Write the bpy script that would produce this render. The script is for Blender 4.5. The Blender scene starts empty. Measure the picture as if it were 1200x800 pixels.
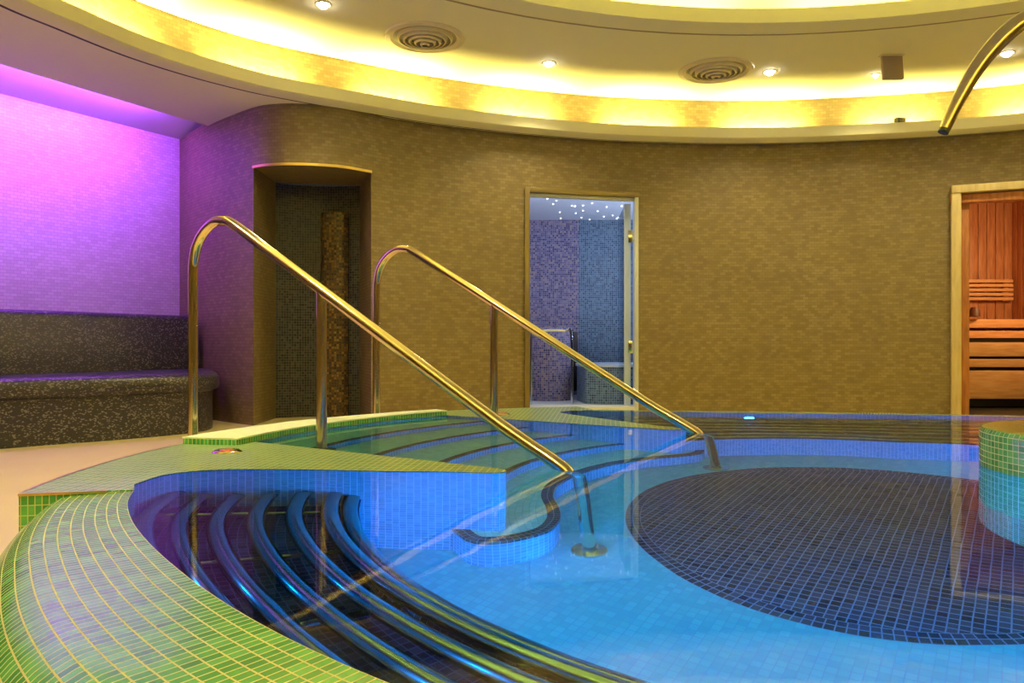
import bpy, bmesh, math, random
from mathutils import Vector, Matrix
from mathutils.geometry import tessellate_polygon
random.seed(4)
SC = bpy.context.scene
COL = SC.collection
PI = math.pi
# ------------------------------------------------------------------ camera, world, exposure
cd = bpy.data.cameras.new('camera'); cam = bpy.data.objects.new('camera', cd); COL.objects.link(cam)
cd.sensor_width = 36; cd.lens = 27; cd.shift_y = 0.0025; cd.clip_start = 0.02
cam.location = (0, 0, 0.407); cam.rotation_euler = (PI/2, 0, 0)
SC.camera = cam
SC.view_settings.view_transform = 'Standard'; SC.view_settings.look = 'None'
SC.view_settings.gamma = 1; SC.view_settings.use_curve_mapping = False
SC.view_settings.exposure = 0.0
w = bpy.data.worlds.new('world'); SC.world = w; w.use_nodes = True
w.node_tree.nodes['Background'].inputs[0].default_value = (0.02, 0.016, 0.012, 1)
try:
    SC.cycles.use_denoising = True
    SC.cycles.max_bounces = 12; SC.cycles.transmission_bounces = 8; SC.cycles.glossy_bounces = 6
    SC.cycles.sample_clamp_indirect = 4.0
except Exception: pass
P_COVE, P_OCULUS, P_DOWN, P_PURPLE, P_POOL, P_BASIN = 78, 230, 75, 58, 9, 22
WARM = (1.0, 0.85, 0.42); YEL = (1.0, 0.85, 0.22); BLUE = (0.0, 0.20, 1.0)

# ------------------------------------------------------------------ geometry constants (metres, water level z = 0)
C = Vector((1.23, 2.62)); U = Vector((.8325, -.554)); V = Vector((.554, .8325))
FLOOR = -0.23; POOLZ = -0.88; SOFF = 2.26; CEIL = 2.66; DOORZ = 1.79
def uv2(u, v): return C + U*u + V*v
def pol(th, r): a = math.radians(th); return C + Vector((math.cos(a), math.sin(a)))*r
def interp(tab, x):
    if x <= tab[0][0]: return tab[0][1]
    for (a, p), (b, q) in zip(tab, tab[1:]):
        if x <= b:
            t = (x-a)/(b-a); t2 = t*t*(3-2*t) if len(tab) < 6 else t
            return p+(q-p)*t2
    return tab[-1][1]
RIM = [(192,2.34),(197,2.305),(202,2.27),(209,2.225),(216,2.2),(224,2.19),(232,2.185),(260,2.18),(300,2.18),(340,2.19),(375,2.24),(395,2.31),(405.8,2.345),(411.5,2.225),(420,2.08),(430,1.975),(441.7,1.922),(451,1.945),(461.4,2.057),(468.8,2.194)]
def rim_r(th):
    # smoothed look-up
    return sum(interp(RIM, min(468.8, max(192, th+d))) for d in (-4,-2,0,2,4))/5
def catmull(P, n=8, closed=False):
    P = [Vector(p) for p in P]; N = len(P); out = []
    for i in range(N if closed else N-1):
        if closed: a, b, c, d = P[i-1], P[i], P[(i+1) % N], P[(i+2) % N]
        else: a, b, c, d = P[max(i-1, 0)], P[i], P[i+1], P[min(i+2, N-1)]
        for k in range(n):
            t = k/n
            out.append(.5*((2*b)+(c-a)*t+(2*a-5*b+4*c-d)*t*t+(3*b-a-3*c+d)*t**3))
    if not closed: out.append(P[-1])
    return out
def resample(P, step):
    out = [P[0]]; acc = 0
    for a, b in zip(P, P[1:]):
        L = (b-a).length
        if L == 0: continue
        while acc+L >= step:
            t = (step-acc)/L; a = a+(b-a)*t; L = (b-a).length; out.append(a.copy()); acc = 0
            if L < 1e-9: break
        acc += L
    if (out[-1]-P[-1]).length > step*.3: out.append(P[-1])
    return out

# ------------------------------------------------------------------ mesh helpers
def tagp(o, label=None, cat=None, group=None, kind=None):
    if label: o['label'] = label
    if cat: o['category'] = cat
    if group: o['group'] = group
    if kind: o['kind'] = kind
    return o
def link(name, bm, m, parent=None, smooth=True, sharp=None):
    me = bpy.data.meshes.new(name); bm.normal_update(); bm.to_mesh(me); bm.free()
    ms = m if isinstance(m, (list, tuple)) else [m]
    for x in ms: me.materials.append(x)
    if smooth:
        for p in me.polygons: p.use_smooth = True
        try: me.set_sharp_from_angle(angle=math.radians(sharp or 35))
        except Exception: pass
    o = bpy.data.objects.new(name, me); COL.objects.link(o)
    if parent: o.parent = parent; o.matrix_parent_inverse = Matrix.Translation(parent.location).inverted()
    return o
def empty(name, loc, label, cat, group=None, kind=None):
    o = bpy.data.objects.new(name, None); COL.objects.link(o); o.location = loc; o.empty_display_size = .1
    return tagp(o, label, cat, group, kind)
def struct(o): o['kind'] = 'structure'; return o
def grid(bm, rows, uvs=None, closed_u=False, flip=False, mi=0):
    """rows: list of lists of 3D points"""
    lay = bm.loops.layers.uv.verify()
    vs = [[bm.verts.new(p) for p in r] for r in rows]
    for i in range(len(rows)-1):
        n = len(rows[i])
        for j in range(n if closed_u else n-1):
            j2 = (j+1) % n
            q = [(i, j), (i, j2), (i+1, j2), (i+1, j)]
            if flip: q.reverse()
            try: f = bm.faces.new([vs[a][b] for a, b in q])
            except ValueError: continue
            f.material_index = mi
            if uvs:
                for lp, (a, b) in zip(f.loops, q):
                    if closed_u and b == 0 and j == n-1: lp[lay].uv = uvs(a, n)
                    else: lp[lay].uv = uvs(a, b)
    return vs
def lens(P):
    L = [0]
    for a, b in zip(P, P[1:]): L.append(L[-1]+(b-a).length)
    return L
def normals2(P, closed=False):
    out = []; N = len(P)
    for i in range(N):
        a = P[i-1] if (i or closed) else P[i]; b = P[(i+1) % N] if (i < N-1 or closed) else P[i]
        t = (b-a).normalized(); out.append(Vector((t.y, -t.x)))
    return out
def sweep(bm, path, prof, closed=False, flip=False, scale=1.0, mi=0, uoff=0):
    """path of 2D points, prof list of (offset to the right of travel, z)"""
    if closed: path = list(path)+[path[0]]
    N = normals2(path[:-1], True)+[None] if closed else normals2(path)
    if closed: N[-1] = N[0]
    pl = lens(path); pp = [Vector(p) for p in prof]; ql = lens(pp)
    rows = [[(p.x+n.x*o, p.y+n.y*o, z) for o, z in prof] for p, n in zip(path, N)]
    grid(bm, rows, lambda a, b: (pl[a]+uoff, ql[b]), flip=flip, mi=mi)
def poly(bm, outer, holes, z, up=True, axis=None, mi=0):
    lay = bm.loops.layers.uv.verify()
    loops = [[Vector((p[0], p[1], 0)) for p in l] for l in [outer]+list(holes)]
    flat = [p for l in loops for p in l]
    tris = tessellate_polygon(loops)
    vs = [bm.verts.new((p.x, p.y, z)) for p in flat]
    ax, ay = axis or (Vector((1, 0)), Vector((0, 1)))
    for t in tris:
        a, b, c = [flat[i] for i in t]
        s = (b-a).cross(c-a).z
        if abs(s) < 1e-12: continue
        idx = list(t)
        if (s < 0) == up: idx.reverse()
        try: f = bm.faces.new([vs[i] for i in idx])
        except ValueError: continue
        f.material_index = mi
        for lp in f.loops:
            q = lp.vert.co.xy-C; lp[lay].uv = (q.dot(ax), q.dot(ay))
def prism(bm, pts, z0, z1, axis=None, mi=0):
    """closed vertical prism on a 2D outline (ccw)"""
    poly(bm, pts, [], z1, True, axis, mi); poly(bm, pts, [], z0, False, axis, mi)
    lay = bm.loops.layers.uv.verify(); P = [Vector(p) for p in pts]; P.append(P[0]); L = lens(P)
    for i in range(len(P)-1):
        a, b = P[i], P[i+1]
        f = bm.faces.new([bm.verts.new(v) for v in ((a.x, a.y, z0), (b.x, b.y, z0), (b.x, b.y, z1), (a.x, a.y, z1))])
        f.material_index = mi
        for lp, uv in zip(f.loops, ((L[i], z0), (L[i+1], z0), (L[i+1], z1), (L[i], z1))): lp[lay].uv = uv
def box(bm, c, s, rz=0, bev=0, mi=0, rot=None):
    r = bmesh.ops.create_cube(bm, size=1)
    M = Matrix.Translation(c) @ (rot or Matrix.Rotation(rz, 4, 'Z')) @ Matrix.Diagonal((*s, 1))
    bmesh.ops.transform(bm, matrix=M, verts=r['verts'])
    fs = {f for v in r['verts'] for f in v.link_faces}
    for f in fs: f.material_index = mi
    if bev:
        es = list({e for v in r['verts'] for e in v.link_edges})
        bmesh.ops.bevel(bm, geom=es, offset=bev, segments=2, profile=.6, affect='EDGES')
    lay = bm.loops.layers.uv.verify()
    for f in bm.faces:
        if all(l[lay].uv.length < 1e-9 for l in f.loops):
            n = f.normal if f.normal.length else Vector((0, 0, 1)); f.normal_update(); n = f.normal
            for l in f.loops:
                co = l.vert.co
                if abs(n.z) > .7: l[lay].uv = (co.x, co.y)
                elif abs(n.x) > abs(n.y): l[lay].uv = (co.y, co.z)
                else: l[lay].uv = (co.x, co.z)
def tube(bm, pts, r, n=16, cap=True, mi=0):
    P = [Vector(p) for p in pts]; R = r if callable(r) else (lambda i: r)
    t0 = (P[1]-P[0]).normalized(); up = Vector((0, 0, 1)) if abs(t0.z) < .9 else Vector((1, 0, 0))
    a = t0.cross(up).normalized(); rows = []
    for i, p in enumerate(P):
        t = (P[min(i+1, len(P)-1)]-P[max(i-1, 0)]).normalized()
        a = (a-t*a.dot(t)).normalized(); b = t.cross(a)
        rows.append([p+(a*math.cos(2*PI*k/n)+b*math.sin(2*PI*k/n))*R(i) for k in range(n)])
    L = lens(P)
    vs = grid(bm, rows, lambda i, j: (j/n*2*PI*R(0), L[i]), closed_u=True, flip=True, mi=mi)
    if cap:
        bm.faces.new(vs[0]); bm.faces.new(list(reversed(vs[-1])))
def lathe(bm, c, prof, n=48, mi=0, flip=False):
    pp = [Vector(p) for p in prof]; L = lens(pp); rm = max(p[0] for p in prof)
    rows = [[(c[0]+r*math.cos(2*PI*k/n), c[1]+r*math.sin(2*PI*k/n), c[2]+z) for k in range(n)] for r, z in prof]
    grid(bm, rows, lambda i, j: (j/n*2*PI*rm, L[i]), closed_u=True, flip=flip, mi=mi)
    bmesh.ops.remove_doubles(bm, verts=bm.verts, dist=1e-5)
def arc(th0, th1, r, n): return [pol(th0+(th1-th0)*i/n, r(th0+(th1-th0)*i/n) if callable(r) else r) for i in range(n+1)]

# ------------------------------------------------------------------ materials
def newmat(name):
    m = bpy.data.materials.new(name); m.use_nodes = True; nt = m.node_tree
    return m, nt, nt.nodes['Principled BSDF']
def simple(name, col, rough=.5, metal=0, spec=.5, emis=None, es=0, coat=0):
    m, nt, b = newmat(name)
    b.inputs['Base Color'].default_value = (*col, 1); b.inputs['Roughness'].default_value = rough
    b.inputs['Metallic'].default_value = metal; b.inputs['Specular IOR Level'].default_value = spec
    b.inputs['Coat Weight'].default_value = coat; b.inputs['Coat Roughness'].default_value = .03
    if emis: b.inputs['Emission Color'].default_value = (*emis, 1); b.inputs['Emission Strength'].default_value = es
    return m
def tiles(name, ramp, mortar, bw, bh, ms, off=0.0, rough=.2, coat=0, bump=.3, mrough=.7, cloud=0, spec=.5, metal=0, patch=None):
    m, nt, b = newmat(name); N = nt.nodes; L = nt.links
    uv = N.new('ShaderNodeUVMap'); br = N.new('ShaderNodeTexBrick')
    br.offset = off; br.inputs['Scale'].default_value = 1
    br.inputs['Brick Width'].default_value = bw; br.inputs['Row Height'].default_value = bh
    br.inputs['Mortar Size'].default_value = ms; br.inputs['Mortar Smooth'].default_value = .15
    br.inputs['Color1'].default_value = (0, 0, 0, 1); br.inputs['Color2'].default_value = (1, 1, 1, 1); br.inputs['Mortar'].default_value = (.5, .5, .5, 1)
    L.new(uv.outputs['UV'], br.inputs['Vector'])
    cr = N.new('ShaderNodeValToRGB'); cr.color_ramp.interpolation = 'LINEAR'
    els = cr.color_ramp.elements
    for i, c in enumerate(ramp):
        p = i/(len(ramp)-1)
        e = els[0] if i == 0 else (els[-1] if i == len(ramp)-1 else els.new(p)); e.position = p; e.color = (*c, 1)
    fac = br.outputs['Color']
    if cloud:
        no = N.new('ShaderNodeTexNoise'); no.inputs['Scale'].default_value = 2.2; no.inputs['Detail'].default_value = 3
        L.new(uv.outputs['UV'], no.inputs['Vector'])
        mx = N.new('ShaderNodeMix'); mx.inputs[0].default_value = cloud; L.new(br.outputs['Color'], mx.inputs[2]); L.new(no.outputs['Fac'], mx.inputs[3]); fac = mx.outputs[0]
    L.new(fac, cr.inputs['Fac'])
    mix = N.new('ShaderNodeMix'); mix.data_type = 'RGBA'
    L.new(br.outputs['Fac'], mix.inputs[0]); L.new(cr.outputs['Color'], mix.inputs[6]); mix.inputs[7].default_value = (*mortar, 1)
    L.new(mix.outputs[2], b.inputs['Base Color'])
    mr = N.new('ShaderNodeMapRange'); L.new(br.outputs['Fac'], mr.inputs[0]); mr.inputs[3].default_value = rough; mr.inputs[4].default_value = mrough
    L.new(mr.outputs[0], b.inputs['Roughness'])
    b.inputs['Coat Weight'].default_value = coat; b.inputs['Coat Roughness'].default_value = .05; b.inputs['Coat IOR'].default_value = 1.4
    b.inputs['Specular IOR Level'].default_value = spec; b.inputs['Metallic'].default_value = metal
    if bump:
        # per-tile tilt plus sunk grout
        ad = N.new('ShaderNodeMath'); ad.operation = 'MULTIPLY_ADD'; L.new(br.outputs['Fac'], ad.inputs[0]); ad.inputs[1].default_value = -1; ad.inputs[2].default_value = 1
        bu = N.new('ShaderNodeBump'); bu.inputs['Strength'].default_value = bump; bu.inputs['Distance'].default_value = .002
        L.new(ad.outputs[0], bu.inputs['Height']); L.new(bu.outputs[0], b.inputs['Normal'])
    return m
def speckle(name, cols, scale, rough=.35, bump=.6, dist=.004):
    m, nt, b = newmat(name); N = nt.nodes; L = nt.links
    tc = N.new('ShaderNodeTexCoord'); vo = N.new('ShaderNodeTexVoronoi'); vo.inputs['Scale'].default_value = scale
    mp = N.new('ShaderNodeMapping'); mp.inputs['Scale'].default_value = (1, 1, 1.7)
    L.new(tc.outputs['Object'], mp.inputs[0]); L.new(mp.outputs[0], vo.inputs['Vector'])
    sp = N.new('ShaderNodeSeparateColor'); L.new(vo.outputs['Color'], sp.inputs[0])
    cr = N.new('ShaderNodeValToRGB'); cr.color_ramp.interpolation = 'CONSTANT'; els = cr.color_ramp.elements
    for i, c in enumerate(cols):
        e = els[0] if i == 0 else (els[1] if i == 1 else els.new(0)); e.position = i/len(cols); e.color = (*c, 1)
    L.new(sp.outputs[0], cr.inputs['Fac']); L.new(cr.outputs['Color'], b.inputs['Base Color']); b.inputs['Roughness'].default_value = rough
    bu = N.new('ShaderNodeBump'); bu.inputs['Strength'].default_value = bump; bu.inputs['Distance'].default_value = dist
    L.new(sp.outputs[1], bu.inputs['Height']); L.new(bu.outputs[0], b.inputs['Normal'])
    return m
def wood(name, c1, c2, c3, sz=(1, 1, 12)):
    m, nt, b = newmat(name); N = nt.nodes; L = nt.links
    tc = N.new('ShaderNodeTexCoord'); mp = N.new('ShaderNodeMapping'); mp.inputs['Scale'].default_value = sz
    L.new(tc.outputs['Object'], mp.inputs[0]); no = N.new('ShaderNodeTexNoise'); no.inputs['Scale'].default_value = 6; no.inputs['Detail'].default_value = 5
    L.new(mp.outputs[0], no.inputs['Vector']); cr = N.new('ShaderNodeValToRGB'); els = cr.color_ramp.elements
    els[0].position = .3; els[0].color = (*c1, 1); els[1].position = .7; els[1].color = (*c3, 1); e = els.new(.5); e.color = (*c2, 1)
    L.new(no.outputs['Fac'], cr.inputs['Fac']); L.new(cr.outputs['Color'], b.inputs['Base Color']); b.inputs['Roughness'].default_value = .5
    return m
GR = [(.05, .23, .075), (.065, .29, .09), (.09, .35, .11), (.12, .42, .15)]
GROUT = (.62, .60, .30)
M_rim = tiles('green_rim_tile', GR, GROUT, .0175, .0275, .0015, rough=.16, coat=.12, bump=.5, spec=.4)
M_deck = tiles('wet_green_deck_tile', [(.12, .30, .10), (.16, .36, .13), (.20, .40, .16)], (.66, .66, .36), .025, .050, .0028, rough=.3, coat=.45, bump=.12, mrough=.4)
M_wallt = tiles('pool_wall_tile', [(.07, .27, .30), (.10, .33, .36), (.14, .40, .42)], (.40, .58, .66), .023, .023, .0013, rough=.2, bump=.2)
M_poolf = tiles('pool_floor_tile', [(.09, .38, .32), (.10, .42, .35), (.12, .46, .39)], (.07, .30, .27), .026, .026, .0015, rough=.25, bump=.2)
M_tread = tiles('stair_tread_tile', [(.36, .60, .36), (.42, .66, .42), (.48, .70, .46)], (.3, .5, .34), .023, .023, .0012, rough=.3, bump=.2)
M_dark = tiles('dark_disc_tile', [(.012, .010, .014), (.03, .025, .028), (.06, .045, .045)], (.14, .15, .17), .027, .027, .0020, rough=.15, bump=.3)
M_nose = tiles('brown_nosing_tile', [(.03, .016, .008), (.07, .035, .02), (.11, .06, .03)], (.30, .26, .2), .023, .023, .0013, rough=.25, bump=.2)
M_ped = tiles('pedestal_green_tile', GR, (.62, .66, .42), .0215, .0195, .0013, rough=.15, bump=.4)
M_pedtop = tiles('pedestal_top_tile', [(.17, .27, .06), (.22, .33, .09), (.26, .37, .12)], (.34, .42, .2), .02, .02, .0013, rough=.3, coat=.6, bump=.2)
M_kerb = tiles('pale_kerb_tile', [(.66, .76, .52), (.72, .82, .60), (.78, .85, .66)], (.7, .7, .5), .022, .022, .001, rough=.6, coat=0, spec=.2, bump=.15)
M_brown = tiles('brown_wall_mosaic', [(.12, .084, .038), (.16, .113, .052), (.20, .145, .07), (.255, .19, .10)], (.12, .09, .045), .052, .0255, .0014, off=.5, rough=.42, bump=.25, cloud=.45)
M_white = tiles('pale_wall_mosaic', [(.60, .50, .56), (.66, .56, .62), (.72, .62, .68)], (.45, .38, .45), .05, .025, .0016, off=.5, rough=.3, bump=.3)
M_black = tiles('black_niche_mosaic', [(.006, .006, .01), (.02, .02, .028), (.05, .045, .05)], (.075, .07, .075), .022, .022, .0022, rough=.35, bump=.2, spec=.2)
M_amber = tiles('amber_reflection_mosaic', [(.012, .008, .006), (.07, .035, .012), (.22, .12, .03)], (.07, .055, .04), .022, .022, .0022, rough=.3, bump=.2, spec=.3)  # amber tones put a golden reflection into the tile colour
M_steamL = tiles('violet_steam_mosaic', [(.04, .03, .07), (.14, .10, .20), (.22, .17, .26), (.40, .26, .20)], (.36, .34, .5), .024, .024, .002, rough=.4, bump=.3, spec=.25)
M_steamR = tiles('teal_steam_mosaic', [(.03, .05, .08), (.08, .13, .19), (.14, .22, .27)], (.30, .38, .5), .024, .024, .002, rough=.4, bump=.3, spec=.25)
M_pebble = speckle('dark_bench_mosaic', [(.012, .010, .025), (.04, .03, .055), (.06, .05, .07), (.015, .013, .03), (.14, .12, .14), (.03, .02, .045)], 95)
M_plaster = simple('cream_ceiling_paint', (.76, .73, .50), .8, spec=.2)
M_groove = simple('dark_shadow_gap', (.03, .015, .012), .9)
M_trough = simple('cove_trough_paint', (.7, .62, .45), .8)
M_steel = simple('polished_brass_steel', (.72, .60, .38), .13, 1)
M_chrome = simple('polished_steel', (.75, .76, .78), .1, 1)
M_tubes = simple('brushed_bench_steel', (.42, .36, .27), .14, 1)
M_gold = simple('gold_trim', (.75, .55, .2), .3, 1)
M_benchbase = tiles('shaded_trough_tile', [(.01, .012, .04), (.025, .03, .07), (.05, .05, .1)], (.03, .05, .15), .023, .023, .0015, rough=.1, bump=.3)  # shade below the bench tubes is put into this dark tile colour
M_alu = simple('white_door_frame', (.62, .66, .70), .35, .3)
M_bronze = simple('bronze_door_frame', (.2, .15, .07), .35, .6)
M_vent = simple('cream_vent_metal', (.66, .58, .40), .4)
M_ventdark = simple('vent_throat', (.34, .30, .18), .7)
M_lamp = simple('downlight_lens', (1, 1, 1), .5, emis=(1, .92, .75), es=60)
M_uwl = simple('underwater_lens', (1, 1, 1), .5, emis=(.12, .45, 1), es=18)
M_black2 = simple('black_plastic', (.01, .01, .01), .4)
M_red = simple('red_fitting', (.5, .06, .03), .3, emis=None)
M_sauna = wood('sauna_wall_pine', (.33, .10, .03), (.42, .15, .05), (.50, .20, .075), (7, 7, .8))
M_bench = wood('sauna_bench_wood', (.55, .24, .08), (.64, .31, .12), (.72, .38, .17), (.8, 6, 6))
M_frame = wood('pale_frame_wood', (.50, .38, .18), (.58, .45, .22), (.62, .5, .26), (6, 6, 1))
M_star = simple('steam_ceiling_white', (.75, .78, .85), .5)
M_starl = simple('star_light', (1, 1, 1), .5, emis=(1, .95, .85), es=1.5)
m, nt, b = newmat('beige_stone_floor'); M_floor = m
no = nt.nodes.new('ShaderNodeTexNoise'); no.inputs['Scale'].default_value = 3; no.inputs['Detail'].default_value = 6
tc = nt.nodes.new('ShaderNodeTexCoord'); nt.links.new(tc.outputs['Object'], no.inputs['Vector'])
cr = nt.nodes.new('ShaderNodeValToRGB'); cr.color_ramp.elements[0].color = (.66, .53, .25, 1); cr.color_ramp.elements[1].color = (.78, .65, .33, 1)
nt.links.new(no.outputs['Fac'], cr.inputs['Fac']); nt.links.new(cr.outputs['Color'], b.inputs['Base Color']); b.inputs['Roughness'].default_value = .32
# water
M_water = bpy.data.materials.new('clear_water'); M_water.use_nodes = True; nt = M_water.node_tree; nt.nodes.clear()
o = nt.nodes.new('ShaderNodeOutputMaterial'); rf = nt.nodes.new('ShaderNodeBsdfRefraction'); rf.inputs['IOR'].default_value = 1.333; rf.inputs['Roughness'].default_value = 0; rf.inputs['Color'].default_value = (.6, .95, 1, 1)
gs = nt.nodes.new('ShaderNodeBsdfGlossy'); gs.inputs['Roughness'].default_value = .03
fn = nt.nodes.new('ShaderNodeFresnel'); fn.inputs[0].default_value = 1.333; g = nt.nodes.new('ShaderNodeMixShader')
tc = nt.nodes.new('ShaderNodeTexCoord'); no = nt.nodes.new('ShaderNodeTexNoise'); no.inputs['Scale'].default_value = 5; no.inputs['Detail'].default_value = 1
bu = nt.nodes.new('ShaderNodeBump'); bu.inputs['Strength'].default_value = .05; bu.inputs['Distance'].default_value = .012
nt.links.new(tc.outputs['Object'], no.inputs['Vector']); nt.links.new(no.outputs['Fac'], bu.inputs['Height'])
for q in (rf, gs, fn): nt.links.new(bu.outputs[0], q.inputs['Normal'])
nt.links.new(fn.outputs[0], g.inputs[0]); nt.links.new(rf.outputs[0], g.inputs[1]); nt.links.new(gs.outputs[0], g.inputs[2]); nt.links.new(g.outputs[0], o.inputs['Surface'])
# clear door glass
M_glass = bpy.data.materials.new('clear_glass'); M_glass.use_nodes = True; nt = M_glass.node_tree; nt.nodes.clear()
o = nt.nodes.new('ShaderNodeOutputMaterial'); mx = nt.nodes.new('ShaderNodeMixShader'); t = nt.nodes.new('ShaderNodeBsdfTransparent'); t.inputs[0].default_value = (.9, .95, 1, 1); gl = nt.nodes.new('ShaderNodeBsdfGlossy'); gl.inputs['Roughness'].default_value = .02
fr = nt.nodes.new('ShaderNodeFresnel'); fr.inputs[0].default_value = 1.45
nt.links.new(fr.outputs[0], mx.inputs[0]); nt.links.new(t.outputs[0], mx.inputs[1]); nt.links.new(gl.outputs[0], mx.inputs[2]); nt.links.new(mx.outputs[0], o.inputs['Surface'])

# ------------------------------------------------------------------ lights
def area(name, loc, size, sy, power, col, target=None, direction=None, spread=None, shape='RECTANGLE'):
    l = bpy.data.lights.new(name, 'AREA'); l.shape = shape; l.size = size; l.size_y = sy; l.energy = power; l.color = col
    if spread: l.spread = spread
    o = bpy.data.objects.new(name, l); COL.objects.link(o); o.location = loc
    d = Vector(direction) if direction else Vector(target)-Vector(loc)
    o.rotation_euler = d.to_track_quat('-Z', 'Y').to_euler(); return o
def point(name, loc, power, col, r=.04):
    l = bpy.data.lights.new(name, 'POINT'); l.energy = power; l.color = col; l.shadow_soft_size = r
    o = bpy.data.objects.new(name, l); COL.objects.link(o); o.location = loc; return o
def spot(name, loc, power, col, ang=110, blend=.6, r=.03, direction=(0, 0, -1)):
    l = bpy.data.lights.new(name, 'SPOT'); l.energy = power; l.color = col; l.spot_size = math.radians(ang); l.spot_blend = blend; l.shadow_soft_size = r
    o = bpy.data.objects.new(name, l); COL.objects.link(o); o.location = loc
    o.rotation_euler = Vector(direction).to_track_quat('-Z', 'Y').to_euler(); return o

# ------------------------------------------------------------------ structure: cornice loop, walls, floor, ceilings
Gp = [(-2.95,2.4),(-2.93,3.3),(-2.80,4.12),(-2.66,4.5),(-2.47,4.93),(-2.22,5.30),(-1.92,5.62),(-1.63,5.84),(-1.28,6.06),(-.71,6.40),(0,6.70),(.77,6.93),(1.56,7.04),(2.12,7.06),(2.72,7.02),(3.8,6.81),(4.6,6.51),(5.6,5.95),(6.8,4.9),(7.7,3.5),(8.1,1.5),(7.7,-1),(6.3,-3),(4,-4.2),(1.5,-4.4),(-.8,-3.5),(-2.2,-1.8),(-2.8,.3)]
G = catmull(Gp, 10, True)   # travels clockwise seen from above: right of travel = inward
def offs(P, d, closed=True): return [p+n*d for p, n in zip(P, normals2(P, closed))]
# cornice
bm = bmesh.new()
sweep(bm, G, [(-.06, 2.285), (.012, 2.285), (.012, 2.25), (.15, 2.25), (.17, 2.26), (.17, 2.35), (.125, 2.35), (.125, 2.29), (-.06, 2.29)], closed=True)
struct(link('trim_1', bm, M_plaster, sharp=40))
bm = bmesh.new(); sweep(bm, G, [(-.06, 2.29), (-.06, CEIL)], closed=True)
struct(link('wall_cove', bm, M_brown))
# main wall path (x, y) from left far out of frame to right
Wleft = [(-4.9, 4.07), (-3.85, 5.78), (-3.06, 7.07)]
Wb = catmull([(-3.06, 7.07), (-2.83, 6.79), (-2.57, 6.51), (-2.3, 6.25), (-2.0, 6.0), (-1.81, 5.925), (-1.646, 5.92), (-1.486, 5.945), (-1.31, 6.02), (-1.15, 6.17), (-1.0, 6.3)], 8)
iG = min(range(len(G)), key=lambda i: (G[i]-Vector((-.71, 6.40))).length)
Goff = offs(G, -.05)
jG = min(range(len(G)), key=lambda i: (G[i]-Vector((8.1, 1.5))).length)
Wr = Goff[iG:jG+1]
W = catmull([Wb[-1], Wr[0]], 4)[:-1]+Wr
WALL = Wb[:-1]+W
WALL = resample(WALL, .04)
# openings by bearing from the standing point x/y ratios: (x/y left, x/y right, top)
OPEN = [(-.3367, -.1833, DOORZ), (.0167, .1644, DOORZ), (.572, .76, DOORZ+.005)]
def cutpoint(P, k):
    for i in range(len(P)-1):
        a, b = P[i], P[i+1]
        if (a.x/a.y-k)*(b.x/b.y-k) <= 0 and a.y > 4 and b.y > 3:
            fa, fb = a.x-k*a.y, b.x-k*b.y; t = fa/(fa-fb); return i, a+(b-a)*t
OP = []
for a, b_, z in OPEN:
    pr = []
    for k in (a, b_):
        i, p = cutpoint(WALL, k)
        if (WALL[i]-p).length < .006: WALL[i] = p; idx = i
        elif (WALL[i+1]-p).length < .006: WALL[i+1] = p; idx = i+1
        else: WALL.insert(i+1, p)
        pr.append(p.copy())
    OP.append((pr[0], pr[1], z))
def wallstrip(bm, P, z0, z1, u0=0, mi=0):
    sweep(bm, P, [(0, z0), (0, z1)], uoff=u0, mi=mi)
bm = bmesh.new(); L = lens(WALL); idx = []
for a, b_, z in OP:
    ia = min(range(len(WALL)), key=lambda i: (WALL[i]-a).length); ib = min(range(len(WALL)), key=lambda i: (WALL[i]-b_).length); idx.append((ia, ib, z))
N = normals2(WALL); lay = bm.loops.layers.uv.verify()
def quad(bm, pts, uvs, mi=0):
    f = bm.faces.new([bm.verts.new(p) for p in pts]); f.material_index = mi
    for l, t in zip(f.loops, uvs): l[bm.loops.layers.uv.verify()].uv = t
def colz(bm, i, z0, z1):
    a, b_ = WALL[i], WALL[i+1]
    quad(bm, [(a.x, a.y, z0), (a.x, a.y, z1), (b_.x, b_.y, z1), (b_.x, b_.y, z0)], [(L[i], z0), (L[i], z1), (L[i+1], z1), (L[i+1], z0)])
for i in range(len(WALL)-1):
    z0 = FLOOR
    for ia, ib, z in idx:
        if ia <= i < ib: z0 = z
    colz(bm, i, z0, DOORZ+.005) if z0 < DOORZ else None
    colz(bm, i, max(z0, DOORZ+.005) if z0 > FLOOR else DOORZ+.005, 2.285)
bmesh.ops.remove_doubles(bm, verts=bm.verts, dist=1e-4)
struct(link('wall_back', bm, M_brown, sharp=50))
# left recess wall (pale mosaic) and the enclosing wall behind the viewer
bm = bmesh.new(); WL = resample([Vector(p) for p in Wleft], .1)
sweep(bm, [Vector(p) for p in Wleft], [(0, FLOOR), (0, 2.30)])
struct(link('wall_left', bm, M_white, sharp=60))
bm = bmesh.new()
sweep(bm, [WALL[-1], Vector((8.2, -1)), Vector((6.6, -3.4)), Vector((4.1, -4.7)), Vector((1.4, -4.9)), Vector((-1.2, -4)), Vector((-3.4, -2)), Vector((-4.9, .6)), Vector((-4.9, 4.07))], [(0, FLOOR), (0, 2.285)])
struct(link('wall_rear', bm, M_brown))
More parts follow.
